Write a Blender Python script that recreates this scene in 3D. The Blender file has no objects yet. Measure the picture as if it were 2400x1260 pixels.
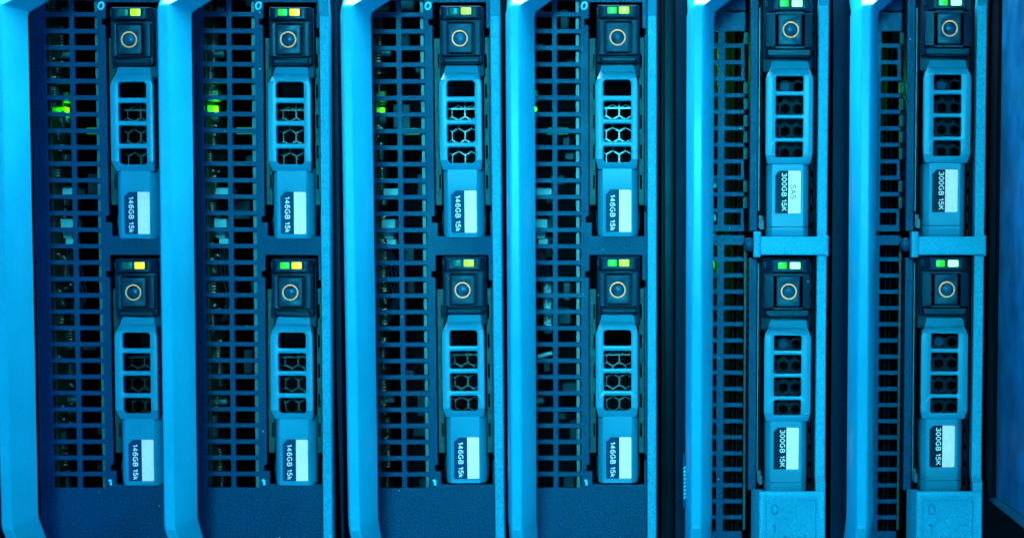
import bpy, bmesh, math, random
from mathutils import Vector, Matrix

# ------------------------------------------------------------------ camera, world, lamps
S = 0.00012                      # metres per unit; a unit is about a tenth of a millimetre on the front plane of the servers
CX, CY = 1200.0, 630.0           # middle of the photographed area, in units
FL = 4200.0                      # camera distance, units
PX = 1530.0                      # foot of the perpendicular from the camera to the front plane
TH = math.radians(3.9)           # downward pitch
DD = FL / math.cos(TH)
ZC = 0.60                        # height of the middle of the picture above the floor
sc = bpy.context.scene
col = sc.collection
PI = math.pi


def W(x, y, d):
    """units (x right, y down, d towards the viewer) -> metres"""
    return Vector(((x - CX) * S, -d * S, (CY - y) * S + ZC))


cam_d = bpy.data.cameras.new('camera')
cam = bpy.data.objects.new('camera', cam_d)
col.objects.link(cam)
sc.camera = cam
cam.location = W(PX, 630, DD)
cam.rotation_euler = (PI / 2 - TH, 0, 0)
cam_d.sensor_width = 36
cam_d.lens = 36 * FL / 2400
cam_d.shift_x = (1200 - PX) / 2400
cam_d.shift_y = FL * math.tan(TH) / 2400
cam_d.clip_start = 0.02
cam_d.clip_end = 20
cam_d.dof.use_dof = True
cam_d.dof.focus_distance = (FL - 30) * S
cam_d.dof.aperture_fstop = 9.0


def U(px, py, d=0.0):
    """where on the plane at depth d a measured point lies"""
    axis = Vector((0, -math.cos(TH), math.sin(TH)))       # in (x, d, y-down)
    up = Vector((0, -math.sin(TH), -math.cos(TH)))
    vp = 630 + FL * math.tan(TH)
    r = axis + Vector((1, 0, 0)) * ((px - PX) / FL) + up * (-(py - vp) / FL)
    t = (d - DD) / r.y
    return PX + r.x * t, 630 + r.z * t


sc.render.engine = 'CYCLES'
sc.cycles.use_denoising = True
sc.cycles.max_bounces = 6
sc.view_settings.view_transform = 'Standard'
sc.view_settings.look = 'None'
sc.view_settings.exposure = 0
sc.view_settings.gamma = 1

wd = bpy.data.worlds.new('World')
sc.world = wd
wd.use_nodes = True
wd.node_tree.nodes['Background'].inputs[0].default_value = (0.02, 0.25, 0.6, 1)
wd.node_tree.nodes['Background'].inputs[1].default_value = 0.03


def area(name, x, y, d, tx, ty, td, power, colour, sx, sy):
    l = bpy.data.lights.new(name, 'AREA')
    l.shape = 'RECTANGLE'
    l.size, l.size_y = sx, sy
    l.energy = power
    l.color = colour
    o = bpy.data.objects.new(name, l)
    col.objects.link(o)
    o.location = W(x, y, d)
    o.rotation_euler = (W(tx, ty, td) - o.location).to_track_quat('-Z', 'Y').to_euler()
    return o


key = area('key_lamp', 1300, -1000, 9000, 1250, 600, 0, 0.285, (0.40, 0.97, 1.0), 0.26, 0.22)
key.data.spread = math.radians(22)
area('top_lamp', 1350, -2600, -250, 1350, 0, 265, 9.5, (1.0, 0.97, 1.0), 0.36, 0.12)
area('upper_lamp', 1350, -2900, 1900, 1300, 300, 0, 0.8, (0.30, 0.92, 1.0), 0.30, 0.08)
area('right_lamp', 4200, 600, 2300, 800, 600, 0, 0.36, (0.0, 0.48, 1.0), 0.20, 0.30)
area('left_lamp', -2200, 650, 1250, 2300, 600, 200, 0.8, (0.0, 0.36, 1.0), 0.10, 0.34)
area('low_lamp', 1600, 3600, 2300, 1600, 1000, 50, 1.0, (0.25, 0.80, 1.0), 0.30, 0.10)


# ------------------------------------------------------------------ materials
def principled(name, base, rough=0.5, metal=0.0, spec=0.5, tint=(0.03, 0.66, 1.0)):
    m = bpy.data.materials.new(name)
    m.use_nodes = True
    b = m.node_tree.nodes['Principled BSDF']
    b.inputs['Base Color'].default_value = (*base, 1)
    b.inputs['Roughness'].default_value = rough
    b.inputs['Metallic'].default_value = metal
    b.inputs['Specular IOR Level'].default_value = spec
    b.inputs['Specular Tint'].default_value = (*tint, 1)
    return m, m.node_tree, b


def grain(m, nt, b, base, amount, scale, bump, dust=0.0, dust_col=(0.12, 0.42, 0.6), blotch=0.0):
    """moulded grain: fine value noise in the colour, a bump, and a little settled dust"""
    N, L = nt.nodes, nt.links
    tc = N.new('ShaderNodeTexCoord')
    oi = N.new('ShaderNodeObjectInfo')
    mp = N.new('ShaderNodeVectorMath'); mp.operation = 'ADD'
    L.new(tc.outputs['Object'], mp.inputs[0])
    L.new(oi.outputs['Location'], mp.inputs[1])
    n = N.new('ShaderNodeTexNoise'); n.inputs['Scale'].default_value = scale; n.inputs['Detail'].default_value = 2.5
    L.new(mp.outputs[0], n.inputs['Vector'])
    cr = N.new('ShaderNodeValToRGB')
    cr.color_ramp.elements[0].position = 0.30; cr.color_ramp.elements[1].position = 0.72
    lo = [c * (1 - amount) for c in base]; hi = [min(1, c * (1 + amount)) for c in base]
    cr.color_ramp.elements[0].color = (*lo, 1); cr.color_ramp.elements[1].color = (*hi, 1)
    L.new(n.outputs['Fac'], cr.inputs['Fac'])
    out = cr.outputs['Color']
    if blotch:
        n3 = N.new('ShaderNodeTexNoise'); n3.inputs['Scale'].default_value = 70; n3.inputs['Detail'].default_value = 3
        L.new(mp.outputs[0], n3.inputs['Vector'])
        mr = N.new('ShaderNodeMapRange'); mr.inputs['From Min'].default_value = 0.3; mr.inputs['From Max'].default_value = 0.7
        mr.inputs['To Min'].default_value = 1 - blotch; mr.inputs['To Max'].default_value = 1 + blotch
        L.new(n3.outputs['Fac'], mr.inputs['Value'])
        mx = N.new('ShaderNodeVectorMath'); mx.operation = 'SCALE'
        L.new(out, mx.inputs[0]); L.new(mr.outputs[0], mx.inputs['Scale'])
        out = mx.outputs[0]
        mr2 = N.new('ShaderNodeMapRange'); mr2.inputs['From Min'].default_value = 0.3; mr2.inputs['From Max'].default_value = 0.7
        r0 = b.inputs['Roughness'].default_value
        mr2.inputs['To Min'].default_value = r0 * 0.85; mr2.inputs['To Max'].default_value = min(1, r0 * 1.15)
        L.new(n3.outputs['Fac'], mr2.inputs['Value']); L.new(mr2.outputs[0], b.inputs['Roughness'])
    if dust:
        v = N.new('ShaderNodeTexVoronoi'); v.inputs['Scale'].default_value = 700
        L.new(mp.outputs[0], v.inputs['Vector'])
        sep = N.new('ShaderNodeSeparateColor'); L.new(v.outputs['Color'], sep.inputs[0])
        gt = N.new('ShaderNodeMath'); gt.operation = 'GREATER_THAN'; gt.inputs[1].default_value = 1 - dust
        L.new(sep.outputs[0], gt.inputs[0])
        lt = N.new('ShaderNodeMath'); lt.operation = 'LESS_THAN'; lt.inputs[1].default_value = 0.13
        L.new(v.outputs['Distance'], lt.inputs[0])
        mu = N.new('ShaderNodeMath'); mu.operation = 'MULTIPLY'
        L.new(gt.outputs[0], mu.inputs[0]); L.new(lt.outputs[0], mu.inputs[1])
        mix = N.new('ShaderNodeMix'); mix.data_type = 'RGBA'
        L.new(mu.outputs[0], mix.inputs['Factor']); L.new(out, mix.inputs['A'])
        mix.inputs['B'].default_value = (*dust_col, 1)
        out = mix.outputs['Result']
    L.new(out, b.inputs['Base Color'])
    if bump:
        n2 = N.new('ShaderNodeTexNoise'); n2.inputs['Scale'].default_value = scale * 0.8; n2.inputs['Detail'].default_value = 2
        L.new(mp.outputs[0], n2.inputs['Vector'])
        bp = N.new('ShaderNodeBump'); bp.inputs['Strength'].default_value = bump; bp.inputs['Distance'].default_value = 0.0001
        L.new(n2.outputs['Fac'], bp.inputs['Height']); L.new(bp.outputs[0], b.inputs['Normal'])
    return m


def mat(name, base, rough=0.5, metal=0.0, spec=0.5, tint=(0.03, 0.66, 1.0), amount=0.1, scale=1500, bump=0.1, dust=0.0, blotch=0.1):
    m, nt, b = principled(name, base, rough, metal, spec, tint)
    return grain(m, nt, b, base, amount, scale, bump, dust, blotch=blotch)


def glow(name, colour, strength, base=(0.02, 0.1, 0.02)):
    m, nt, b = principled(name, base, 0.3)
    b.inputs['Emission Color'].default_value = (*colour, 1)
    b.inputs['Emission Strength'].default_value = strength
    return m


M = {
    'grip': mat('cyan_grip_plastic', (0.002, 0.38, 0.68), 0.34, spec=0.5, tint=(0.10, 0.8, 1.0), amount=0.05, scale=900, bump=0.05, blotch=0.05),
    'carrier': mat('blue_grey_carrier_plastic', (0.002, 0.26, 0.47), 0.36, spec=0.55, tint=(0.10, 0.75, 1.0), amount=0.06, scale=1400, bump=0.06, dust=0.006, blotch=0.07),
    'black': mat('dark_moulded_plastic', (0.0001, 0.019, 0.088), 0.46, spec=0.6, tint=(0.02, 0.62, 1.0), amount=0.9, scale=2300, bump=0.9, dust=0.02, blotch=0.18),
    'head': mat('dark_fine_plastic', (0.0001, 0.010, 0.034), 0.42, spec=0.45, tint=(0.03, 0.62, 1.0), amount=0.25, scale=2300, bump=0.35, dust=0.02, blotch=0.12),
    'button': mat('dark_button_plastic', (0.001, 0.026, 0.065), 0.42, amount=0.12, scale=2000, bump=0.15, dust=0.03),
    'flange': mat('painted_flange_metal', (0.004, 0.31, 0.56), 0.40, amount=0.28, scale=2300, bump=0.8, blotch=0.08),
    'metal': mat('galvanised_sheet', (0.015, 0.14, 0.19), 0.45, 0.4, amount=0.2, scale=600, bump=0.1, blotch=0.25),
    'zinc': mat('dull_cage_sheet', (0.006, 0.055, 0.068), 0.5, 0.3, amount=0.35, scale=700, bump=0.15, blotch=0.4),
    'chrome': mat('spring_steel', (0.015, 0.10, 0.16), 0.5, 1.0, amount=0.1, scale=500, bump=0.05),
    'mesh': mat('perforated_steel', (0.014, 0.08, 0.105), 0.28, 0.6, amount=0.35, scale=1600, bump=0.4, blotch=0.3),
    'meshdark': mat('perforated_dark_plastic', (0.0004, 0.009, 0.022), 0.5, spec=0.15, amount=0.2, scale=900, bump=0.2),
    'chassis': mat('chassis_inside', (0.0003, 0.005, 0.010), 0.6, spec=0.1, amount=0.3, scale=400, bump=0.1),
    'rail': mat('rack_rail_paint', (0.0001, 0.014, 0.040), 0.5, spec=0.10, tint=(0.03, 0.62, 1.0), amount=0.3, scale=1300, bump=0.3, dust=0.006),
    'gloss': mat('glossy_dark_rail', (0.0003, 0.005, 0.012), 0.38, spec=0.15, amount=0.1, scale=500, bump=0.05),
    'pcb': mat('circuit_board_laminate', (0.006, 0.050, 0.030), 0.4, amount=0.5, scale=350, bump=0.2, blotch=0.3),
    'wall': mat('green_glow_backing', (0.0003, 0.007, 0.002), 0.6, spec=0.05, amount=0.3, scale=120, bump=0.1, blotch=0.3),  # base colour pushed green to strengthen the glow of the inner lights
    'chip': mat('chip_epoxy', (0.003, 0.018, 0.03), 0.4, amount=0.2, scale=700),
    'solder': mat('solder_pins', (0.22, 0.50, 0.52), 0.3, 0.8, amount=0.2, scale=900),
    'white': mat('nylon_connector', (0.05, 0.46, 0.58), 0.5, amount=0.08, scale=500, bump=0.05),
    'cable': mat('cable_sleeve', (0.003, 0.020, 0.042), 0.4, amount=0.1, scale=500),
    'copper': mat('copper_ring_print', (1.0, 0.45, 0.20), 0.45, amount=0.05, scale=900, bump=0.03),
    'lens': mat('button_lens', (0.002, 0.06, 0.14), 0.32, spec=0.5, amount=0.6, scale=420, bump=0.8),
    'label_dark': mat('label_navy_print', (0.001, 0.040, 0.13), 0.45, spec=0.2, amount=0.06, scale=900, bump=0.05, dust=0.01),
    'label_navy': mat('label_deep_navy_print', (0.001, 0.012, 0.035), 0.45, spec=0.2, amount=0.06, scale=900, bump=0.05, dust=0.01),
    'label_white': mat('label_silver_print', (0.74, 0.82, 0.80), 0.4, amount=0.07, scale=2200, bump=0.05),
    'print': mat('white_print', (0.55, 0.80, 0.85), 0.5, amount=0.03, scale=900, bump=0.0),
    'print_dark': mat('dark_print', (0.002, 0.05, 0.10), 0.5, amount=0.03, scale=900, bump=0.0),
    'print_cyan': mat('cyan_print', (0.03, 0.62, 0.85), 0.5, amount=0.03, scale=900, bump=0.0),
    'icon': mat('faint_icon_print', (0.002, 0.06, 0.12), 0.5, amount=0.03, scale=900, bump=0.0),
    'panel': mat('cabinet_panel_paint', (0.0002, 0.08, 0.22), 0.5, spec=0.1, amount=0.3, scale=160, bump=0.1, blotch=0.2),
    'trim': mat('cabinet_trim_paint', (0.001, 0.03, 0.08), 0.5, amount=0.2, scale=160, bump=0.1),
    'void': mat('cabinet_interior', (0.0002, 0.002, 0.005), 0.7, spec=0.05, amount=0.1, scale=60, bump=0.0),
    'lime': glow('lit_lime_light', (0.42, 0.95, 0.0), 1.25),
    'yellow': glow('lit_yellow_light', (0.9, 0.86, 0.0), 1.15),
    'green': glow('lit_green_light', (0.03, 0.85, 0.0), 0.9),
    'mint': glow('lit_white_green_light', (0.36, 1.0, 0.55), 1.6),
    'off': mat('unlit_light_window', (0.004, 0.13, 0.11), 0.3, amount=0.1, scale=900),
    'spark': glow('board_status_light', (0.012, 1.0, 0.0), 40.0),
    'spark_dim': glow('board_status_light_low', (0.03, 1.0, 0.0), 7.0),
    'inner': glow('inner_green_light', (0.05, 1.0, 0.0), 90.0),
    'green_glow': mat('painted_green_glow', (0.03, 0.55, 0.12), 0.4, amount=0.1, scale=500),  # green glow of the board light, put into the base colour
}


# ------------------------------------------------------------------ shape helpers (all in local units: x right, y down, d towards the viewer)
def to_local(v):
    return Vector((v[0] * S, -v[2] * S, -v[1] * S))


def arc(cx, cy, rx, ry, a0, a1, n=10):
    return [(cx + rx * math.cos(math.radians(a0 + (a1 - a0) * k / n)), cy + ry * math.sin(math.radians(a0 + (a1 - a0) * k / n))) for k in range(n + 1)]


GLYPHS = {
    '0': ([arc(.30, .5, .30, .5, 90, 450, 18)], .60),
    '1': ([[(.02, .74), (.26, .98), (.28, 0)]], .32),
    '3': ([arc(.27, .74, .27, .26, 160, -90, 9) + arc(.27, .25, .31, .25, 90, -160, 10)], .58),
    '4': ([[(.46, 0), (.46, 1), (.0, .27), (.64, .27)]], .64),
    '5': ([[(.54, 1), (.12, 1), (.05, .50)] + arc(.27, .32, .30, .32, 120, -155, 11)], .58),
    '6': ([arc(.31, .31, .30, .31, 170, 530, 16), [(.01, .33)] + arc(.36, .5, .35, .5, 180, 50, 9)], .62),
    'A': ([[(0, 0), (.34, 1), (.68, 0)], [(.13, .33), (.55, .33)]], .68),
    'B': ([[(.02, 0), (.02, 1), (.34, 1)] + arc(.34, .76, .25, .24, 90, -90, 8) + [(.02, .52)], [(.30, .52)] + arc(.35, .26, .28, .26, 90, -90, 8) + [(.02, 0)]], .62),
    'G': ([arc(.42, .5, .42, .5, 45, 330, 14) + [(.78, .45), (.46, .45)]], .82),
    'K': ([[(.02, 0), (.02, 1)], [(.62, 1), (.05, .42)], [(.22, .60), (.66, 0)]], .66),
    'k': ([[(.02, 0), (.02, .98)], [(.44, .68), (.05, .30)], [(.18, .42), (.47, 0)]], .46),
    'S': ([arc(.30, .75, .27, .25, 20, 270, 11) + arc(.30, .25, .30, .25, 90, -160, 11)], .60),
    'T': ([[(0, 1), (.60, 1)], [(.30, 1), (.30, 0)]], .60),
}


class Shape:
    def __init__(self):
        self.bm = bmesh.new()

    def poly(self, pts, faces):
        vs = [self.bm.verts.new(to_local(p)) for p in pts]
        for f in faces:
            try:
                self.bm.faces.new([vs[i] for i in f])
            except ValueError:
                pass
        return self

    def box(self, x0, x1, y0, y1, d0, d1):
        p = [(x, y, d) for d in (d0, d1) for y in (y0, y1) for x in (x0, x1)]
        return self.poly(p, [(0, 1, 3, 2), (4, 6, 7, 5), (0, 4, 5, 1), (2, 3, 7, 6), (0, 2, 6, 4), (1, 5, 7, 3)])

    def loft(self, loops, caps=True):
        n = len(loops[0])
        p = [q for lp in loops for q in lp]
        f = []
        for a in range(len(loops) - 1):
            for i in range(n):
                j = (i + 1) % n
                f.append((a * n + i, a * n + j, (a + 1) * n + j, (a + 1) * n + i))
        if caps:
            f.append(tuple(range(n)))
            f.append(tuple((len(loops) - 1) * n + i for i in range(n)))
        return self.poly(p, f)

    def cyl(self, c, axis, r, length, seg=16, dome=0.0):
        """cylinder from c along 'x' or 'd'"""
        def ring(r_, t):
            out = []
            for k in range(seg):
                a = 2 * PI * k / seg
                if axis == 'x':
                    out.append((c[0] + t, c[1] + r_ * math.sin(a), c[2] + r_ * math.cos(a)))
                else:
                    out.append((c[0] + r_ * math.cos(a), c[1] + r_ * math.sin(a), c[2] + t))
            return out
        loops = [ring(r, 0), ring(r, length * 0.9), ring(r * 0.9, length)]
        if dome:
            loops = [ring(r * math.cos(a), length + dome * math.sin(a)) for a in [k * PI / 2 / 6 for k in range(6)]] + [ring(r * 0.03, length + dome)]
        return self.loft(loops)

    def tube(self, pts, r, seg=8):
        loops = []
        for i, p in enumerate(pts):
            a = Vector(pts[max(0, i - 1)]); b = Vector(pts[min(len(pts) - 1, i + 1)])
            t = (b - a).normalized()
            u = t.orthogonal().normalized(); w = t.cross(u)
            loops.append([tuple(Vector(p) + r * (math.cos(2 * PI * k / seg) * u + math.sin(2 * PI * k / seg) * w)) for k in range(seg)])
        return self.loft(loops)

    def plate(self, outer, holes, d0, d1, bev=0.0, cuts=(), profile=None):
        """a flat sheet with holes, its edges rounded by bev; cuts/profile push its front along d as a function of y"""
        me = plate_mesh(outer, holes, d0, d1, bev)
        if cuts:
            b2 = bmesh.new(); b2.from_mesh(me)
            for y in cuts:
                bmesh.ops.bisect_plane(b2, geom=b2.verts[:] + b2.edges[:] + b2.faces[:], plane_co=(0, 0, -y * S), plane_no=(0, 0, 1))
            for v in b2.verts:
                v.co.y -= profile(-v.co.z / S) * S
            b2.to_mesh(me); b2.free()
        self.bm.from_mesh(me)
        bpy.data.meshes.remove(me)
        return self

    def text(self, body, x, y, d, size, depth=0.6, turn=True, bold=0.13, stretch=1.0, shear=0.0, length=None):
        """lettering drawn with round strokes; size is the capital height; turned a quarter clockwise (reading downwards) when turn;
        x, y is the start of the baseline"""
        lines, pen = [], 0.0
        for ch in body:
            if ch == ' ':
                pen += 0.42
                continue
            strokes, w = GLYPHS[ch]
            lines += [[(pen + px + shear * py, py) for px, py in st] for st in strokes]
            pen += w + 0.10 + bold
        total = pen - 0.10 - bold
        k = (length / (total * size)) if length else stretch
        bs = bold * size / 2
        cut_lines = []
        for st in lines:                     # break strokes at sharp corners so their ends stay clean
            cur = [st[0]]
            for i in range(1, len(st)):
                cur.append(st[i])
                if i < len(st) - 1:
                    a1 = Vector((st[i][0] - st[i - 1][0], st[i][1] - st[i - 1][1])); a2 = Vector((st[i + 1][0] - st[i][0], st[i + 1][1] - st[i][1]))
                    if a1.length > 1e-6 and a2.length > 1e-6 and a1.angle(a2) > 0.9:
                        cut_lines.append(cur)
                        cur = [st[i]]
            cut_lines.append(cur)
        for st in cut_lines:
            pts = []
            for i, (px, py) in enumerate(st):
                a = px * size * k
                b_ = bs + py * (size - 2 * bs)
                pts.append((x + b_, y + a) if turn else (x + a, y - b_))
            first = len(self.bm.verts)
            loops = []
            seg = 8
            n = len(pts)
            for i, p in enumerate(pts):
                q0 = Vector(pts[max(0, i - 1)]); q1 = Vector(pts[min(n - 1, i + 1)])
                t = (q1 - q0)
                t = t.normalized() if t.length > 1e-9 else Vector((1, 0))
                nn = Vector((-t.y, t.x))
                f = 1.0
                if 0 < i < n - 1:
                    u1 = (Vector(p) - q0).normalized(); u2 = (q1 - Vector(p)).normalized()
                    f = 1.0 / max(0.55, math.cos(u1.angle(u2, 0) / 2))
                loops.append([(p[0] + nn.x * bs * f * math.cos(2 * PI * j / seg), p[1] + nn.y * bs * f * math.cos(2 * PI * j / seg), d + depth * math.sin(2 * PI * j / seg)) for j in range(seg)])
            self.loft(loops)
        return self

    def make(self, name, material, parent=None, bevel=0.0, smooth=35):
        bmesh.ops.remove_doubles(self.bm, verts=self.bm.verts[:], dist=S * 0.02)
        bmesh.ops.recalc_face_normals(self.bm, faces=self.bm.faces[:])
        me = bpy.data.meshes.new(name)
        self.bm.to_mesh(me)
        self.bm.free()
        for p in me.polygons:
            p.use_smooth = True
        me.set_sharp_from_angle(angle=math.radians(smooth))
        me.materials.append(material)
        o = bpy.data.objects.new(name, me)
        col.objects.link(o)
        if parent:
            o.parent = parent
        if bevel:
            bv = o.modifiers.new('edge', 'BEVEL')
            bv.width = bevel * S; bv.segments = 2; bv.limit_method = 'ANGLE'; bv.angle_limit = math.radians(30)
        return o


def plate_mesh(outer, holes, d0, d1, bev):
    cu = bpy.data.curves.new('sheet', 'CURVE')
    cu.dimensions = '2D'
    cu.fill_mode = 'BOTH'
    for pts in [outer] + list(holes):
        sp = cu.splines.new('POLY')
        sp.points.add(len(pts) - 1)
        for q, (x, y) in zip(sp.points, pts):
            q.co = (x, -y, 0, 1)
        sp.use_cyclic_u = True
    cu.extrude = (d1 - d0) / 2 - bev
    cu.bevel_depth = bev
    cu.bevel_resolution = 1
    cu.offset = -bev
    ob = bpy.data.objects.new('sheet', cu)
    col.objects.link(ob)
    bpy.context.view_layer.update()
    me = bpy.data.meshes.new_from_object(ob.evaluated_get(bpy.context.evaluated_depsgraph_get()))
    bpy.data.objects.remove(ob)
    bpy.data.curves.remove(cu)
    mid = (d0 + d1) / 2
    for v in me.vertices:
        x, y, z = v.co
        v.co = (x * S, -(z + mid) * S, y * S)
    return me


def rr(x0, y0, x1, y1, r=3.0, n=3):
    """rounded rectangle; r is one radius or four (top-left, top-right, bottom-right, bottom-left)"""
    rs = r if isinstance(r, (tuple, list)) else (r,) * 4
    out = []
    for (cx, cy, a0), q in zip(((x0, y0, PI), (x1, y0, 1.5 * PI), (x1, y1, 0), (x0, y1, 0.5 * PI)), rs):
        ox = cx + q if cx == x0 else cx - q
        oy = cy + q if cy == y0 else cy - q
        for k in range(n + 1):
            a = a0 + PI / 2 * k / n
            out.append((ox + q * math.cos(a), oy + q * math.sin(a)))
    return out


def rect(x0, y0, x1, y1):
    return [(x0, y0), (x1, y0), (x1, y1), (x0, y1)]


def soften(pts, r, n=3):
    """round every corner of a polygon"""
    out = []
    m = len(pts)
    for i in range(m):
        p = Vector(pts[i]).to_2d(); a = Vector(pts[i - 1]).to_2d(); b = Vector(pts[(i + 1) % m]).to_2d()
        ra = min(r, (a - p).length * 0.45); rb = min(r, (b - p).length * 0.45)
        s = p + (a - p).normalized() * ra; e = p + (b - p).normalized() * rb
        for k in range(n + 1):
            t = k / n
            q = s * (1 - t) ** 2 + p * 2 * t * (1 - t) + e * t * t
            out.append((q.x, q.y))
    return out


def circle(cx, cy, r, n=32):
    return [(cx + r * math.cos(2 * PI * k / n), cy + r * math.sin(2 * PI * k / n)) for k in range(n)]


def empty(name, x, y, d=0.0, roll=0.0, label=None, cat=None, group=None):
    o = bpy.data.objects.new(name, None)
    o.empty_display_size = 0.005
    col.objects.link(o)
    o.location = W(x, y, d)
    o.rotation_euler = (0, roll, 0)
    return tag(o, label, cat, group)


def tag(o, label=None, cat=None, group=None, kind=None):
    if label: o['label'] = label
    if cat: o['category'] = cat
    if group: o['group'] = group
    if kind: o['kind'] = kind
    return o


def copy_tree(o, parent=None):
    c = o.copy()
    col.objects.link(c)
    if parent:
        c.parent = parent
    for ch in list(o.children):
        copy_tree(ch, c)
    return c


def child(o, name):
    for ch in o.children:
        if ch.name.split('.')[0] == name:
            return ch


# ------------------------------------------------------------------ hard drives
SPEC = {
    'small': dict(xl=-50, xr=50.5, top=58, lip=75, lip2=93, full=104, tap=278, tap2=304, bot=462, bl=-46, br=50,
                  wins=[(95, 132), (144, 186), (197, 239), (250, 287)], wl=-31, wr=34,
                  label=(-26, 351, 34, 450), split=5.5, text='146GB 15k', tx=-16.2, ty=363, tlen=83, seam=None,
                  head=(-51, 52), led=((-24, -71, -2, -55), (3, -72, 27, -55)), bay=(-45, -41, 48, 39),
                  but=(-27, -34, 28, 33), ledge=-46, neck=(-37, 43, 42, 55), hd=-80),
    'large': dict(xl=-58, xr=53, top=67, lip=86, lip2=103, full=109, tap=287, tap2=309, bot=484, bl=-53, br=47.5,
                  wins=[(104, 139.5), (149.5, 194), (203, 248), (257, 293)], wl=-34.5, wr=29.7,
                  label=(-33, 324, 27, 424), split=-2.7, text='300GB 15K', tx=-18.2, ty=330, tlen=88, seam=456,
                  head=(-62, 54), led=((-26, -69, -5, -53), (2, -69, 27, -53)), bay=(-58, -39, 51, 40),
                  but=(-29, -35, 26, 35), ledge=-44, neck=(-52, 42, 47, 60), hd=-80),
}


def make_drive(kind):
    q = SPEC[kind]
    big = kind == 'large'
    root = empty('hard_drive', 0, 0)
    DXP = 2.2 if big else -3.0          # the pull lies deeper than the button
    xl, xr = q['xl'], q['xr']
    # dark carrier body: head block and the hollow tray behind the pull
    s = Shape()
    hl, hr = q['head']
    s.plate(soften([(hl, q['hd']), (hr, q['hd']), (hr, q['top'] + 26), (hl, q['top'] + 26)], 6), [], -60, 2, 2)
    s.plate(soften([(xl + 2 + DXP, q['top'] + 27), (xr - 2 + DXP, q['top'] + 27), (xr - 2 + DXP, q['tap2']), (xl + 2 + DXP, q['tap2'])], 3),
            [rect(q['wl'] - 5 + DXP, q['wins'][0][0] - 2, q['wr'] + 5 + DXP, q['wins'][3][1] + 4)], -60, 11, 1)
    s.plate(soften([(hl + 2, q['hd'] + 2), (hr - 2, q['hd'] + 2), (hr - 2, q['neck'][3]), (hl + 2, q['neck'][3])], 5), [], 1, 30, 3)
    lx0, lx1 = q['led'][0][0] - 13, q['led'][1][2] + 13
    leds = [rr(*r, 2.5) for r in q['led']]
    s.loft([[(hl + 3, q['hd'] + 3, 29), (hr - 3, q['hd'] + 3, 29), (hr - 3, q['ledge'] + 2, 29), (hl + 3, q['ledge'] + 2, 29)],
            [(lx0, q['hd'] + 6, 44), (lx1, q['hd'] + 6, 44), (lx1, q['ledge'] - 1, 44), (lx0, q['ledge'] - 1, 44)]])
    s.plate(soften([(lx0 + 1, q['hd'] + 7), (lx1 - 1, q['hd'] + 7), (lx1 - 1, q['ledge'] - 2), (lx0 + 1, q['ledge'] - 2)], 2), leds, 43.5, 50, 1.2)
    b = q['bay']; u = q['but']
    g = 3.0 if not big else 5.0
    s.plate(rr(b[0], b[1], b[2], b[3], 3), [rr(u[0] - g, u[1] - g, u[2] + g, u[3] + g, 3)], 28, 46, 2.2)
    n = q['neck']
    s.loft([[(n[0] - 6, n[1], 29), (n[2] + 4, n[1], 29), (n[2] + 4, n[3] - 1, 29), (n[0] - 6, n[3] - 1, 29)],
            [(n[0], n[1] + 3, 39), (n[2], n[1] + 3, 39), (n[2] - 2, n[3] - 4, 39), (n[0] + 2, n[3] - 4, 39)]])
    s.make('carrier_body', M['head'], root)
    # release button with its printed ring and moulded eye
    bt = Shape().plate(rr(*u, 3), [circle(0, 0, 14.6)], 26, 51, 1.6)
    bo = bt.make('release_button', M['button'], root)
    Shape().plate(circle(0, 0, 19.0, 40), [circle(0, 0, 15.6, 40)], 50, 51.8, 0.4).make('button_ring', M['copper'], bo)
    Shape().cyl((0, 0, 30), 'd', 15.2, 17, 28, dome=6).make('button_eye', M['lens'], bo, smooth=60)
    # status lights
    for k, r in enumerate(q['led']):
        Shape().plate(rr(r[0] - .4, r[1] - .4, r[2] + .4, r[3] + .4, 2.5), [], 36, 48.6, 1.0).make('status_light', M['green' if k == 0 else 'lime'], root)
    # faint pictograms beside the lights
    ix = hl + 6
    Shape().plate(rr(ix - 2.5, -70, ix + 2.5, -57, 1.5), [rr(ix - 1.2, -68.5, ix + 1.2, -58.5, 1)], 28, 34.5).make('disk_icon', M['icon'], root)
    jx = hr - 6
    Shape().tube([(jx, -69, 33), (jx, -65, 33), (jx - 3, -62, 33), (jx + 3, -60, 33), (jx, -57, 33), (jx, -53, 33)], .7, 6).make('pulse_icon', M['icon'], root)
    # the pull: windowed front plate, ramped at both ends, over the plain lower body
    wins = []
    for k, (y0, y1) in enumerate(q['wins']):
        r = (8, 8, 3.5, 3.5) if (k == 0 and not big) else (3.5, 3.5, 8, 8) if (k == 3 and not big) else 4
        wins.append(rr(q['wl'], y0, q['wr'], y1, r))
    F1 = 30.0

    def prof(y):
        if y < q['lip']:
            return -20 + 6 * (y - q['top']) / (q['lip'] - q['top'])
        if y < q['lip2']:
            return -14 * (q['lip2'] - y) / (q['lip2'] - q['lip'])
        if y > q['tap'] + 2:
            return -(13.0 if big else 20.0) * min(1, (y - q['tap'] - 2) / (q['tap2'] - q['tap'] - 2))
        return 0.0
    outline = [(xl + 14, q['top']), (xr - 10, q['top']), (xr - 7.5, q['lip']), (xr, q['full']), (xr, q['tap']), (xr - 5, q['tap2']),
               (xl + 6, q['tap2']), (xl, q['tap']), (xl, q['full']), (xl + 10.5, q['lip'])]
    outline = soften(outline, 5)
    s = Shape()
    s.plate(outline, wins, 15, F1, 2.2, cuts=(q['top'] + 8, q['lip'], q['lip2'], q['tap'] + 2, q['tap2'] - 1), profile=prof)
    bl, br = q['bl'], q['br']

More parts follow.
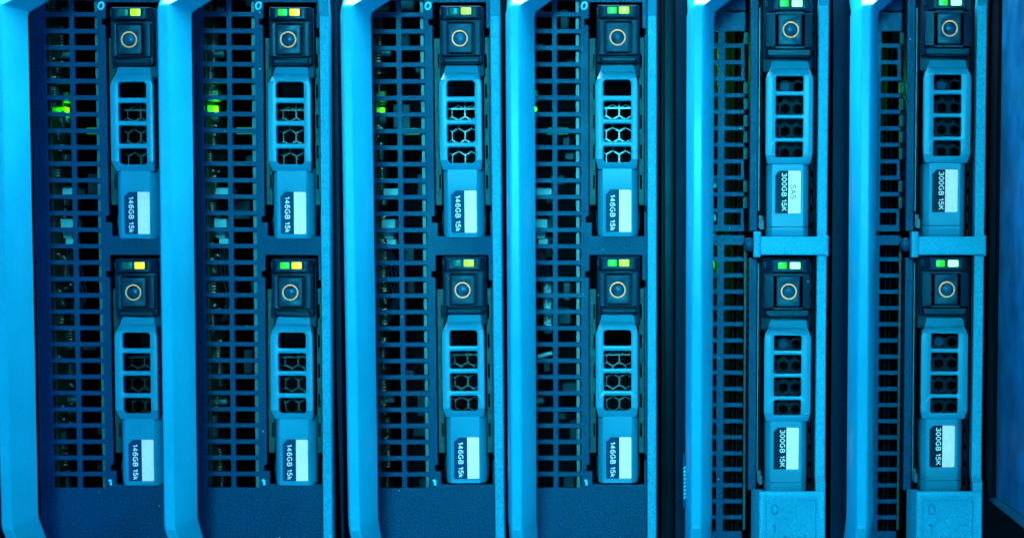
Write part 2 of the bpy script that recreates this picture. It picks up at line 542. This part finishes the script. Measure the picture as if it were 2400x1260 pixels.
    def sec(y, drop=0.0, inset=0.0):
        pts = [(bl, -60), (bl, -8), (bl + 1, -4), (bl + 5, 3), (bl + 9, 9), (bl + 13, 12), (br - 15, 12), (br - 11, 9), (br - 6, 1), (br - 1, -8), (br, -12), (br, -60)]
        return [(x + (inset if x < 0 else -inset), y, d - drop if d > -50 else d) for x, d in pts]
    y0 = q['tap2'] - 10
    if q['seam']:
        sm = q['seam']
        s.loft([sec(y0), sec(sm - 1.2), sec(sm, 1.6, .6), sec(sm + 1.2, .4), sec(q['bot'] - 9), sec(q['bot'] - 7.5, .6), sec(q['bot'] - 1, 3.2, 1.2), sec(q['bot'], 12, 2.5)])
    else:
        s.loft([sec(y0), sec(q['bot'] - 9), sec(q['bot'] - 7.5, .6), sec(q['bot'] - 1, 3.2, 1.2), sec(q['bot'], 12, 2.5)])
    s.make('pull_handle', M['carrier'], root, smooth=28)
    # perforated sheet seen through the windows
    s = Shape()
    pitch, rib, dd, dep = (31.6, 3.6, -26, 4) if not big else (30.0, 8.5, -6, 8)
    h = pitch / math.sqrt(3)
    row = 1
    y = 165.0 if not big else q['wins'][0][0] + 22
    while y < q['wins'][3][1] + 14:
        for c in range(-2, 3):
            cx = c * pitch + (pitch / 2 if row % 2 else 0) + 5
            if q['wl'] - 6 < cx - pitch / 2 + 8 and cx + pitch / 2 - 8 < q['wr'] + 6:
                ro = h; ri = (pitch - rib) / math.sqrt(3)
                def ring(r, d):
                    return [(cx + r * math.sin(k * PI / 3), y + r * math.cos(k * PI / 3), d) for k in range(6)]
                s.loft([ring(ro, dd - dep), ring(ro, dd), ring(ri, dd), ring(ri, dd - dep)], caps=False)
        y += 1.5 * h
        row += 1
    if not big:
        s.box(q['wl'] - 4, q['wr'] + 4, 154, 158, -29, -25.6).box(3, 7, 140, 153.8, -29, -25.6)
    if big:
        Shape().loft([[(-10 + 11.5 * math.sin(k * PI / 3), 126 + 11.5 * math.cos(k * PI / 3), d) for k in range(6)] for d in (-18, -9)]).make('screen_plug', M['label_dark'], root)
    s.make('perforated_screen', M['meshdark' if big else 'mesh'], root)
    # label
    a, y0, b2, y1 = q['label']
    sp = q['split']
    f = 12.0
    cut = 11 if not big else 10
    dark_o = [(a, y0 + cut), (a + cut, y0), (sp, y0), (sp, y1), (a + 2, y1), (a, y1 - 2)]
    lab = Shape().plate(dark_o, [], f - 2, f + 0.7).make('drive_label', M['label_navy' if big else 'label_dark'], root)
    Shape().plate(rr(sp + .15, y0, b2, y1, (0.3, 3, 3, 0.3)), [], f - 2, f + 0.75).make('silver_strip', M['label_white'], lab)
    rim_o = [(a - 3, y0 + cut - 1), (a + cut - 2, y0 - 3), (b2 + 1, y0 - 3), (b2 + 3, y0 - 1), (b2 + 3, y1 + 1), (b2 + 1, y1 + 3), (a - 1, y1 + 3), (a - 3, y1 + 1)]
    rim_i = [(a - 1.0, y0 + cut), (a + cut - 1, y0 - 1.0), (b2 + .6, y0 - 1.0), (b2 + 1.0, y0), (b2 + 1.0, y1), (b2 + .6, y1 + 1.0), (a, y1 + 1.0), (a - 1.0, y1)]
    Shape().plate(rim_o, [rim_i], f - 2, f + 1.6, .7).make('label_rim', M['carrier'], root)
    t = Shape().text(q['text'], q['tx'], q['ty'], f + .8, 12.9, .6, True, .19, length=q['tlen'])
    t.make('capacity_lettering', M['print'], lab)
    # sprung latch pieces at the foot
    s = Shape()
    if not big:
        for x, sg in ((bl - 3, 1), (br + 2, -1)):
            s.loft([[(x - 1.6, y, -30), (x + 1.6, y, -30), (x + 1.6, y, -12 + e), (x - 1.6, y, -14 + e)] for y, e in ((398, -4), (408, 2), (425, 5), (440, 2), (449, -3))])
    else:
        s.box(-71, -62, 429, 458, -22, -6)
        s.box(-68, -59, 440, 462, -10, 0)
        s.cyl((-66, 442, -6), 'd', 3, 4)
    s.make('latch_spring', M['chrome'], root, bevel=.8)
    for ch in root.children:
        if ch.name.split('.')[0] in ('pull_handle', 'perforated_screen', 'drive_label', 'label_rim', 'latch_spring', 'screen_plug'):
            ch.location.x = DXP * S
    return root


# ------------------------------------------------------------------ servers
Y0 = U(1077.4, 90)[1]                    # the row of the upper release buttons
DY = U(1080, 679.5)[1] - Y0              # from the upper to the lower drive
YG0 = U(935, 40)[1] - Y0
YG1 = U(939, 1115.4)[1] - Y0
RP = (YG1 - YG0) / 28


def bay_outline(dy, ends):
    p = [(-62, -83), (61.5, -83), (61.5, -23), (70, -23), (70, -8), (67, -8), (67, 391), (70.5, 391), (70.5, 406), (66.5, 406), (66.5, 463),
         (-56, 463), (-56, 431), (-70, 431), (-70, 416), (-63, 416), (-63, -30), (-72, -30), (-72, -45), (-62, -45)]
    return [(x, y * .988 + dy) for x, y in soften(p, 2.5, 2)]


def handle(parent, off, ytop, ybot, left=10.0, flare=1.0):
    """the bail on the left: flat front, small left chamfer, wide right chamfer; it bends back at both ends"""
    sect = [(-left - 26 - 26 + 0, 160, 0), (-left - 52 + 1, 212, 0), (-52, 258, 1), (-48, 265, 1), (-28, 265, 1), (-25, 261, 1), (-1, 178, 0), (0, 172, 0), (-4, 160, 0)]
    # right/left points with weight 0 are the rear edges: they bend earlier and flare to the right at the top
    sect = [(x + off, d, w) for x, d, w in sect]

    def ring(t):
        pts = []
        for x, d, w in sect:
            if t == 'top2':
                y = ytop - 115; dx = (128 if x > off - 27 else 100) * flare; dd = -120
            elif t == 'top1':
                y = (ytop if w else ytop + 2) - 6; dx = 2 * flare; dd = -3
            elif t == 'top0':
                y = (ytop if w else ytop + 2) + 5; dx = 0; dd = 0
            elif t == 'bot0':
                y = (ybot if w else ybot - 12) - 6; dx = 0; dd = 0
            elif t == 'bot1':
                y = (ybot if w else ybot - 12) + 6; dx = 0; dd = -4
            else:
                y = ybot + 120; dx = 0; dd = -115
            if t == 'top2' and not w and x < off - 27: dx = 0
            if t == 'top2' and w and x < off - 40: dx = 10
            pts.append((x + dx, y, d + dd))
        return pts
    s = Shape()
    s.loft([ring(t) for t in ('top2', 'top1', 'top0', 'bot0', 'bot1', 'bot2')])
    return s.make('handle', M['grip'], parent, bevel=2.4, smooth=24)


def board(parent, x, seed, led_y, led_d, led=True, deep=170, y0=-140, y1=1190):
    """motherboard standing edge-on behind the grille, parts facing right"""
    rnd = random.Random(seed)
    s = Shape().box(x - 6, x, y0, y1, -22 - deep, -22)
    pcb = s.make('circuit_board', M['pcb'], parent)
    chips, pins = Shape(), Shape()
    y = y0 + 12
    while y < y1 - 60:
        kind = rnd.random()
        d = -rnd.uniform(45, 120)
        if kind < .4:
            ln = rnd.uniform(25, 60); wd_ = rnd.uniform(18, 34)
            chips.box(x, x + rnd.uniform(4, 9), y, y + ln, d - wd_, d)
            k = y + 3
            while k < y + ln - 3:
                pins.box(x, x + 2.5, k, k + 2.6, d + .1, d + 6)
                k += 5.6
            y += ln + rnd.uniform(3, 12)
        elif kind < .75:
            for _ in range(3):
                yy = y + rnd.uniform(0, 18); d2 = -rnd.uniform(35, 140)
                chips.box(x, x + rnd.uniform(3, 6), yy, yy + 5, d2 - 9, d2)
                pins.box(x, x + 4, yy + .4, yy + 4.6, d2 + .1, d2 + 3)
            y += 24
        else:
            n = rnd.randint(4, 8)
            for k in range(n):
                pins.box(x, x + 7, y + k * 7, y + k * 7 + 2.6, d - 3, d)
            y += n * 7 + 8
    chips.make('board_chips', M['chip'], pcb)
    pins.make('board_pins', M['solder'], pcb)
    for cy in (-82, 20 + rnd.uniform(-10, 10), 850 + rnd.uniform(-6, 6)):
        Shape().cyl((x, cy, -rnd.uniform(80, 120)), 'x', 9, 24).make('capacitor', M['metal'], pcb, smooth=50)
    # nylon plug with its leads
    Shape().box(x + 8, x + 46, 343, 362, -110, -60).make('plug', M['white'], pcb, bevel=1)
    s = Shape()
    s.box(x + 6, x + 36, 416, 442, -110, -48).box(x + 10, x + 30, 442.5, 462, -105, -56).box(x + 14, x + 36, 462.5, 478, -100, -60)
    plug = s.make('plug', M['white'], pcb, bevel=1.2)
    s = Shape()
    for k in range(4):
        dd = -72 - 9 * k
        s.tube([(x + 10, 474, dd), (x + 14 + 3 * k, 500, dd - 4), (x + 12 + 8 * k, 540, dd - 10), (x + 24 + 6 * k, 600, dd - 30), (x + 6, 660, dd - 40)], 2.6)
    s.make('leads', M['cable'], plug, smooth=60)
    if led:
        Shape().box(x, x + 13, led_y - 44, led_y - 20, led_d - 30, led_d + 6).make('light_block', M['green_glow'], pcb, bevel=1)
        Shape().box(x, x + 11, led_y - (7 if seed < 30 else 4.5), led_y + (7 if seed < 30 else 4.5), led_d - 6, led_d + 4).make('board_light', M['spark' if seed < 30 else 'spark_dim'], pcb, bevel=1.5)
        Shape().box(x + 30, x + 80, led_y + 34, led_y + 50, -190, -184).make('small_card', M['green_glow'], pcb)  # bright green stands for the glow falling on this card
        Shape().cyl((x, led_y + 22, led_d - 4), 'x', 9, 14).make('capacitor', M['metal'], pcb, smooth=50)
    return pcb


def innards(parent, x0, x1, seed, y0=-120, y1=1180):
    rnd = random.Random(seed)
    y = y0
    while y < y1:
        h = rnd.uniform(14, 60)
        if rnd.random() < .62:
            xa = rnd.uniform(x0, x1 - 20)
            d = -rnd.uniform(160, 420)
            Shape().box(xa, min(x1, xa + rnd.uniform(14, 46)), y, y + h, d - 60, d).make('inner_module', M['cable'], parent, bevel=1.5)
        y += h + rnd.uniform(6, 40)


def chassis(parent, x0, x1, y0, y1, front=-8, deep=620):
    s = Shape()
    s.box(x0, x0 + 6, y0, y1, -deep, front)
    s.box(x1 - 6, x1, y0, y1, -deep, front)
    s.box(x0 + 6.2, x1 - 6.2, y0, y0 + 6, -deep, front)
    s.box(x0 + 6.2, x1 - 6.2, y1 - 6, y1, -deep, front)
    s.box(x0 + 6.2, x1 - 6.2, y0 + 6.2, y1 - 6.2, -deep, -deep + 6)
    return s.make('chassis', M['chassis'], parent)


def make_server_small(px_top, px_bot, hoff, seed, label, led_rel):
    x_t = U(px_top[0], px_top[1], 52)
    x_b = U(px_bot[0], px_bot[1], 52)
    roll = math.atan2(x_t[0] - x_b[0], x_b[1] - x_t[1])
    root = empty('rack_server', x_t[0] - 5.6, Y0, 0, 0, label, 'server', 'rack servers standing on their sides')
    root.rotation_euler = (0, roll, 0)
    holes = []
    for k in range(-3, 29):
        y = YG0 + RP * k
        hb = 27.6 if k < 28 else 27
        holes.append(rr(-202, y, -148, y + hb, 2.8, 2))
        holes.append(rr(-136, y, -82, y + hb, 2.8, 2))
    holes += [bay_outline(0, 0), bay_outline(DY, 0)]
    Shape().plate(rect(-236, -170, 73, 1240), holes, -9, 0, .9).make('faceplate', M['black'], root, smooth=12)
    # printed bay numbers
    Shape().text('0', -80, -64, .3, 20, .7, False, .24, shear=.12).make('bay_number', M['print_cyan'], root)
    Shape().text('1', -75, YG1 + 24, .3, 19, .8, False, .30).make('bay_number', M['print_cyan'], root)
    # right-hand flange
    s = Shape()
    fl = lambda y, d, dx=0: [(74 + dx, y, d - 34), (74 + dx, y, d - 2), (76 + dx, y, d), (93 + dx, y, d), (95.5 + dx, y, d - 3), (95.5 + dx, y, d - 34)]
    s.loft([fl(-170, 75), fl(-52, 34), fl(-46, 30.5), fl(1250, 30)])
    s.make('flange', M['flange'], root, smooth=20)
    # slotted cage sheets beside each drive
    for dy in (0, DY):
        slots_l = [rr(-53.5, 34 + 70 * k, -49.5, 67 + 70 * k, 1.5, 2) for k in range(5)]
        slots_r = [rr(56, 34 + 70 * k, 61, 67 + 70 * k, 1.5, 2) for k in range(5)]
        pin_l = [circle(-56, 86 + 70 * k, 1.3, 8) for k in range(4)]
        pin_r = [circle(62.5, 86 + 70 * k, 1.3, 8) for k in range(4)]
        s = Shape()
        s.plate(rect(-61.5, -2, -48, 384), slots_l + pin_l, -22, -18)
        s.plate(rect(54, -4, 66, 384), slots_r + pin_r, -22, -18)
        for v in s.bm.verts:
            v.co.z -= dy * S
        s.make('drive_cage', M['zinc'], root)
    # edge of the inner sheet seen in the right column of the grille
    Shape().box(-93.5, -85.5, -150, 1185, -320, -17).make('inner_sheet', M['metal'], root)
    board(root, -199, seed, led_rel[0], led_rel[1])
    innards(root, -190, -100, seed + 5)
    chassis(root, -234, 72, -168, 1238)
    handle(root, hoff, U(835, 18, 265)[1] - Y0, U(835, 1236, 265)[1] - Y0)
    return root, roll


def place_drive(proto, root_server, dx, dy, roll, label, lights, first=False):
    o = proto if first else copy_tree(proto)
    p = root_server.location + Matrix.Rotation(roll, 3, 'Y') @ Vector((dx * S, 0, -dy * S))
    o.location = p
    o.rotation_euler = (0, roll, 0)
    o.scale = (.985, .985, .985)      # measured sizes were taken nearer the lens than the front plane
    tag(o, label, 'hard drive', 'hot-swap hard drives in the servers')
    leds = [c for c in o.children if c.name.split('.')[0] == 'status_light']
    leds.sort(key=lambda c: sum(v.co.x for v in c.data.vertices) / len(c.data.vertices))
    for c, m in zip(leds, lights):
        if c.data.materials[0] != M[m]:
            c.data = c.data.copy()
            c.data.materials[0] = M[m]
    return o


small = make_drive('small')
first = True
A = [
    ((302, 93), (312, 685), -184, 11, 'dark rack server whose green board light shows mid-hole, at the left edge of the picture', (158, -108),
     ('off', 'lime'), ('off', 'yellow'),
     '146GB drive in the top bay of the leftmost server, left light off', '146GB drive in the bottom bay of the leftmost server, left light off'),
    ((675, 93), (680, 685), -185, 23, 'dark rack server with the brightest green board glow behind its grille, second from left', (158, -75),
     ('green', 'yellow'), ('green', 'yellow'),
     '146GB drive with both lights lit in the top bay of the second server from left', '146GB drive with both lights lit in the bottom bay of the second server from left'),
    ((1077.4, 90), (1084, 679.5), -179, 37, 'dark rack server with bright cyan handle, third from left, green light beside the handle', (158, -75),
     ('off', 'lime'), ('off', 'lime'),
     '146GB drive with left light off in the top bay of the third server from left', '146GB drive with left light off in the bottom bay of the third server from left'),
    ((1447.5, 88), (1448, 679), -177, 41, 'dark rack server just left of the wide black gap, no board light in view', (158, -60),
     ('green', 'lime'), ('green', 'lime'),
     '146GB drive with both lights lit, top bay of the server left of the black gap', '146GB drive with both lights lit, bottom bay of the server left of the black gap'),
]
for (pt, pb, hoff, seed, lab, led, l0, l1, dl0, dl1) in A:
    srv, roll = make_server_small(pt, pb, hoff, seed, lab, led)
    if seed == 41:
        # pale corrugated hose and a cable tie, close behind this grille
        hose = Shape()
        hose.loft([[(-164 + (10.5 if k % 2 else 8.5) * math.cos(2 * PI * j / 14), 566 + k * 3.1, -70 + (10.5 if k % 2 else 8.5) * math.sin(2 * PI * j / 14)) for j in range(14)] for k in range(40)])
        hose.make('cable_hose', M['white'], srv, smooth=20)
        Shape().tube([(-186, 742, -60), (-170, 737, -52), (-152, 733, -50)], 5).make('cable_tie', M['white'], srv, smooth=60)
    place_drive(small, srv, 5.6, U(*pt, 52)[1] - Y0, roll, dl0, l0, first)
    first = False
    place_drive(small, srv, 5.6, U(*pb, 52)[1] - Y0, roll, dl1, l1)

# ---- the two servers on the right: comb grilles, crossbar and embossed base panel
YB = U(1853.5, 70)[1]
YL = lambda py: U(1850, py)[1] - YB
DYB = YL(683)


def make_server_large(px_top, px_bot, hoff, seed, label, badge, glow_y):
    x_t = U(*px_top, 52); x_b = U(*px_bot, 52)
    roll = math.atan2(x_t[0] - x_b[0], x_b[1] - x_t[1])
    root = empty('rack_server', x_t[0] + 4.0, YB, 0, 0, label, 'server', 'rack servers standing on their sides')
    root.rotation_euler = (0, roll, 0)
    R = -104.5

    def comb(y0, y1, rows, closed):
        pts = [(-240, y0), (R, y0)]
        holes = []
        for k, (a, b) in enumerate(rows):
            holes.append(rr(-212, a, -168.5, b, 2.5, 2))
            if k in closed:
                holes.append(rr(-151.5, a, -113.5, b, 2.5, 2))
            else:
                pts += [(R, a), (-149, a), (-151.5, a + 2.5), (-151.5, b - 2.5), (-149, b), (R - 2, b)]
        pts += [(R, y1), (-240, y1)]
        return pts, holes
    rp = (YL(498) - YL(71)) / 11
    rows = [(YL(71) + rp * k, YL(71) + rp * k + 28.3) for k in range(12)]
    o, h = comb(YL(27), YL(542), rows, (1, 2, 8, 11))
    Shape().plate(o, h, -32, -20, 1.0).make('grille', M['black'], root, smooth=12)
    rp2 = (YL(1219) - YL(574)) / 17
    rows2 = [(YL(574) + rp2 * k, YL(574) + rp2 * k + 28) for k in range(18)]
    o, h = comb(YL(550.5), YL(1330), rows2, ())
    Shape().plate(o, h, -32, -20, 1.0).make('grille', M['black'], root, smooth=12)
    Shape().plate(rect(-240, -190, R, YL(23)), [], -32, -20, 1.0).make('end_plate', M['black'], root)
    # spring contacts between comb and guide
    s = Shape()
    for k, (a, b) in enumerate(rows):
        if k not in (1, 2, 8, 11):
            s.box(-107, -101.5, a + 1, b - 1, -50, -33).box(-101, -98.5, a + 1, b - 1, -50, -31)
    for a, b in rows2[:3]:
        s.box(-104, -100.5, a + 4, b + 4, -50, -33)
    s.make('contact_strip', M['zinc'], root)
    Shape().box(-103, -98, YL(556), YL(1246), -60, -40).make('shield_edge', M['zinc'], root)
    # guide strip, then the cage edge beside the drives
    for a, b in ((-190, YL(541)), (YL(604), YL(1148))):
        Shape().box(-94, -75, a, b, -70, -2).make('guide_strip', M['black'], root, bevel=1.5)
        Shape().box(-73.5, -71, max(a, -50) + (12 if a > 0 else 0), b - 46, -60, 0).make('cage_edge', M['metal'], root)
    # flange on the right
    s = Shape()
    fl = lambda y, d, dx=0: [(62 + dx, y, d - 34), (62 + dx, y, d - 2), (64 + dx, y, d), (83 + dx, y, d), (85.5 + dx, y, d - 3), (85.5 + dx, y, d - 34)]
    s.loft([fl(-190, 110), fl(YL(16) - 4, 34), fl(YL(16) + 2, 30.5), fl(YL(1110), 30), fl(YL(1116), 32), fl(YL(1124), 47), fl(YL(1340), 47)])
    s.make('flange', M['flange'], root, smooth=20)
    # crossbar between the two drives
    s = Shape()
    s.plate(rr(-70, YL(555), 86, YL(597.5), 1.5), [], 14, 44, 2.0)
    s.plate(rr(-85.5, YL(543), -69, YL(603), 2), [], 6, 38, 2.0)
    s.loft([[(-69.5, YL(556), 15), (-69.5, YL(597), 15), (-69.5, YL(597), 39), (-69.5, YL(556), 39)], [(-62, YL(556), 15), (-62, YL(597), 15), (-62, YL(597), 43), (-62, YL(556), 43)]])
    s.box(79, 88, YL(552), YL(600), -2, 37)
    s.make('crossbar', M['flange'], root, smooth=25)
    Shape().cyl((-92, YL(573), -20), 'd', 16, 20, 24, dome=5).make('rivet', M['black'], root, smooth=60)
    # base panel with an embossed field
    yt, yb = U(1850, 1151, 50)[1] - YB, YL(1345)
    s = Shape()
    s.loft([[(-86, y, 4), (-86, y, 12), (-69, y, 49.5), (-60, y, 49.8), (-60, y, 4)] for y in (yt + .5, yb)])
    s.plate(soften([(-69, yt), (84, yt), (84, yb), (-69, yb)], 1.5), [rr(-52, U(1850, 1171, 50)[1] - YB, 63, yb - 8, 7)], 38, 50, 2.2)
    s.box(-60, 75, yt + 8, yb - 4, 30, 44.6)
    bp = s.make('base_panel', M['flange'], root, smooth=40)
    s = Shape()
    s.text('0', -41, (YL(1205) - 6), 44.8, 24, 4.2, False, .11, stretch=1.1)
    s.text('1', -38, (YL(1247) - 6), 44.8, 21, 4.2, False, .11)
    s.box(-38, -24, (YL(1245) - 6), (YL(1248) - 6), 44, 46.3)
    s.text('SATA', -16, (YL(1279) - 6), 44.6, 24, 2.0, False, .14, stretch=1.1)
    s.make('embossed_numbers', M['flange'], bp)
    # inside: board, backing plate added to receive the green glow, shield
    pcb = board(root, -206, seed, 0, 0, led=False, deep=240)
    for gy in glow_y:
        Shape().box(-205, -192, gy, gy + 16, -150, -125).make('board_light', M['inner'], pcb, bevel=1)
    Shape().box(-196, -100, -150, YL(1300), -230, -222).make('glow_backing', M['wall'], root)
    s = Shape()
    for x in (-128, -118):
        s.box(x, x + 3, -150, YL(1300), -215, -100)
    s.make('inner_rib', M['chassis'], root)
    # drive cage behind the bay, dark
    s = Shape()
    s.box(-70.5, 61.5, -100, YL(1150), -140, -130)
    s.box(-70, -66, -100, YL(1148), -129, -12)
    s.box(56, 60, -100, YL(1148), -129, -12)
    s.make('drive_cage', M['chassis'], root)
    sl = Shape()
    for k in range(30):
        y = -60 + k * 40
        sl.box(50.5, 53, y, y + 26, -20, -8)
    sl.make('slot_edges', M['rail'], root)
    chassis(root, -238, 86, -185, YL(1335), -36)
    handle(root, hoff, U(1640, 18, 265)[1] - YB, U(1640, 1232, 265)[1] - YB, left=9)
    if badge:
        # maker's badge half hidden by the handle: a dark chamfered plate with slanted pale lettering
        y0, y1 = YL(1046), YL(1166)
        bd = Shape().plate([(-250, y0), (-238, y0 + 14), (-238, y1 - 14), (-250, y1)], [], 100, 206).make('badge', M['black'], root)
        s = Shape()
        for k in range(9):
            y = y0 + 26 + k * 8.4
            s.poly([(-249, y, 206.6), (-243, y - 3, 206.6), (-243, y + 1.6, 206.6), (-249, y + 5, 206.6), (-249, y, 207.2), (-243, y - 3, 207.2), (-243, y + 1.6, 207.2), (-249, y + 5, 207.2)],
                   [(0, 1, 2, 3), (4, 5, 6, 7), (0, 1, 5, 4), (1, 2, 6, 5), (2, 3, 7, 6), (3, 0, 4, 7)])
        s.make('badge_lettering', M['print_cyan'], bd)
    return root, roll


large = make_drive('large')
first = True
B = [
    ((1853.5, 70), (1849, 683), -184, 53, 'rack server with comb grille right of the wide black gap, bright bar between its drives', True, (40, 95, 540),
     ('green', 'mint'), '300GB drive with SAS printed on its silver label strip', '300GB drive low down between the black gap and the rightmost server'),
    ((2226.5, 67), (2219.5, 678), -184, 67, 'rightmost rack server with comb grille beside the dark cabinet side panel', False, (110,),
     ('green', 'mint'), '300GB drive in the top bay of the rightmost server, plain label', '300GB drive in the bottom bay of the rightmost server, plain label'),
]
for (pt, pb, hoff, seed, lab, badge, gl, li, dl0, dl1) in B:
    srv, roll = make_server_large(pt, pb, hoff, seed, lab, badge, gl)
    o = place_drive(large, srv, -4.0, U(*pt, 52)[1] - YB, roll, dl0, li, first)
    o2 = place_drive(large, srv, -4.0, U(*pb, 52)[1] - YB, roll, dl1, li)
    if first:
        sas_parent = child(o, 'drive_label')
        sas_root = o
    first = False
Shape().text('SAS', 2.6, 357, 12.8, 13.6, .5, True, 0.12, length=33).make('type_lettering', M['print_dark'], sas_parent)

# ------------------------------------------------------------------ rack: rails in the gaps, side panel, dark interior


def rail(label, x0, x1, d0, d1, notches, material, pt=(0, 0)):
    X0 = U(x0, 630, d1)[0]; X1 = U(x1, 630, d1)[0]
    o = empty('mounting_rail', X0, 630, 0, 0, label, 'rail', 'rack rails in the gaps')
    w = X1 - X0
    pts = [(0, -800), (w, -800), (w, 800), (0, 800)]
    holes = [rr(2, -790 + 42 * k, 5.5, -770 + 42 * k, 1, 2) for k in range(37)] if notches else []
    Shape().plate(pts, holes, d0, d1, 1.2).make('rail_body', material, o)
    return o


rail('thin grey rail with a row of slots between the second and third servers', 768, 798, -90, -50, True, M['rail'])
rail('grainy dark strip at the left of the comb grille server with a badge', 1583, 1612, -60, 6, False, M['rail'])
g = rail('glossy black rail in the wide gap, nearest the grainy strip', 1550, 1580, -200, -120, False, M['gloss'])
Shape().tube([(6, -720, -119), (6, -300, -117), (8, 300, -119), (8, 780, -119)], 2.0).make('wire', M['gloss'], g, smooth=60)
rail('matt dark strip between the two comb grille servers', 1950, 1992, -80, -14, False, M['rail'])

# cabinet side panel on the right, running past the camera
pnl = empty('cabinet_panel', 2318, 630, 0, 0, 'dark blue painted cabinet side panel along the right edge', 'cabinet panel')
Shape().box(0, 20, -1400, 523, -700, 900).make('panel_sheet', M['panel'], pnl, bevel=2)
Shape().box(-9, -0.5, -1400, 522, -300, 120).make('gap_shade_strip', M['void'], pnl, bevel=2)  # black strip added for the shade between the last server and the panel
Shape().loft([[(-1, 523.5, d), (-4, 536 + max(0, d) * .02, d), (20, 536 + max(0, d) * .02, d), (20, 523.5, d)] for d in (-700, 0, 900)]).make('panel_trim', M['trim'], pnl)

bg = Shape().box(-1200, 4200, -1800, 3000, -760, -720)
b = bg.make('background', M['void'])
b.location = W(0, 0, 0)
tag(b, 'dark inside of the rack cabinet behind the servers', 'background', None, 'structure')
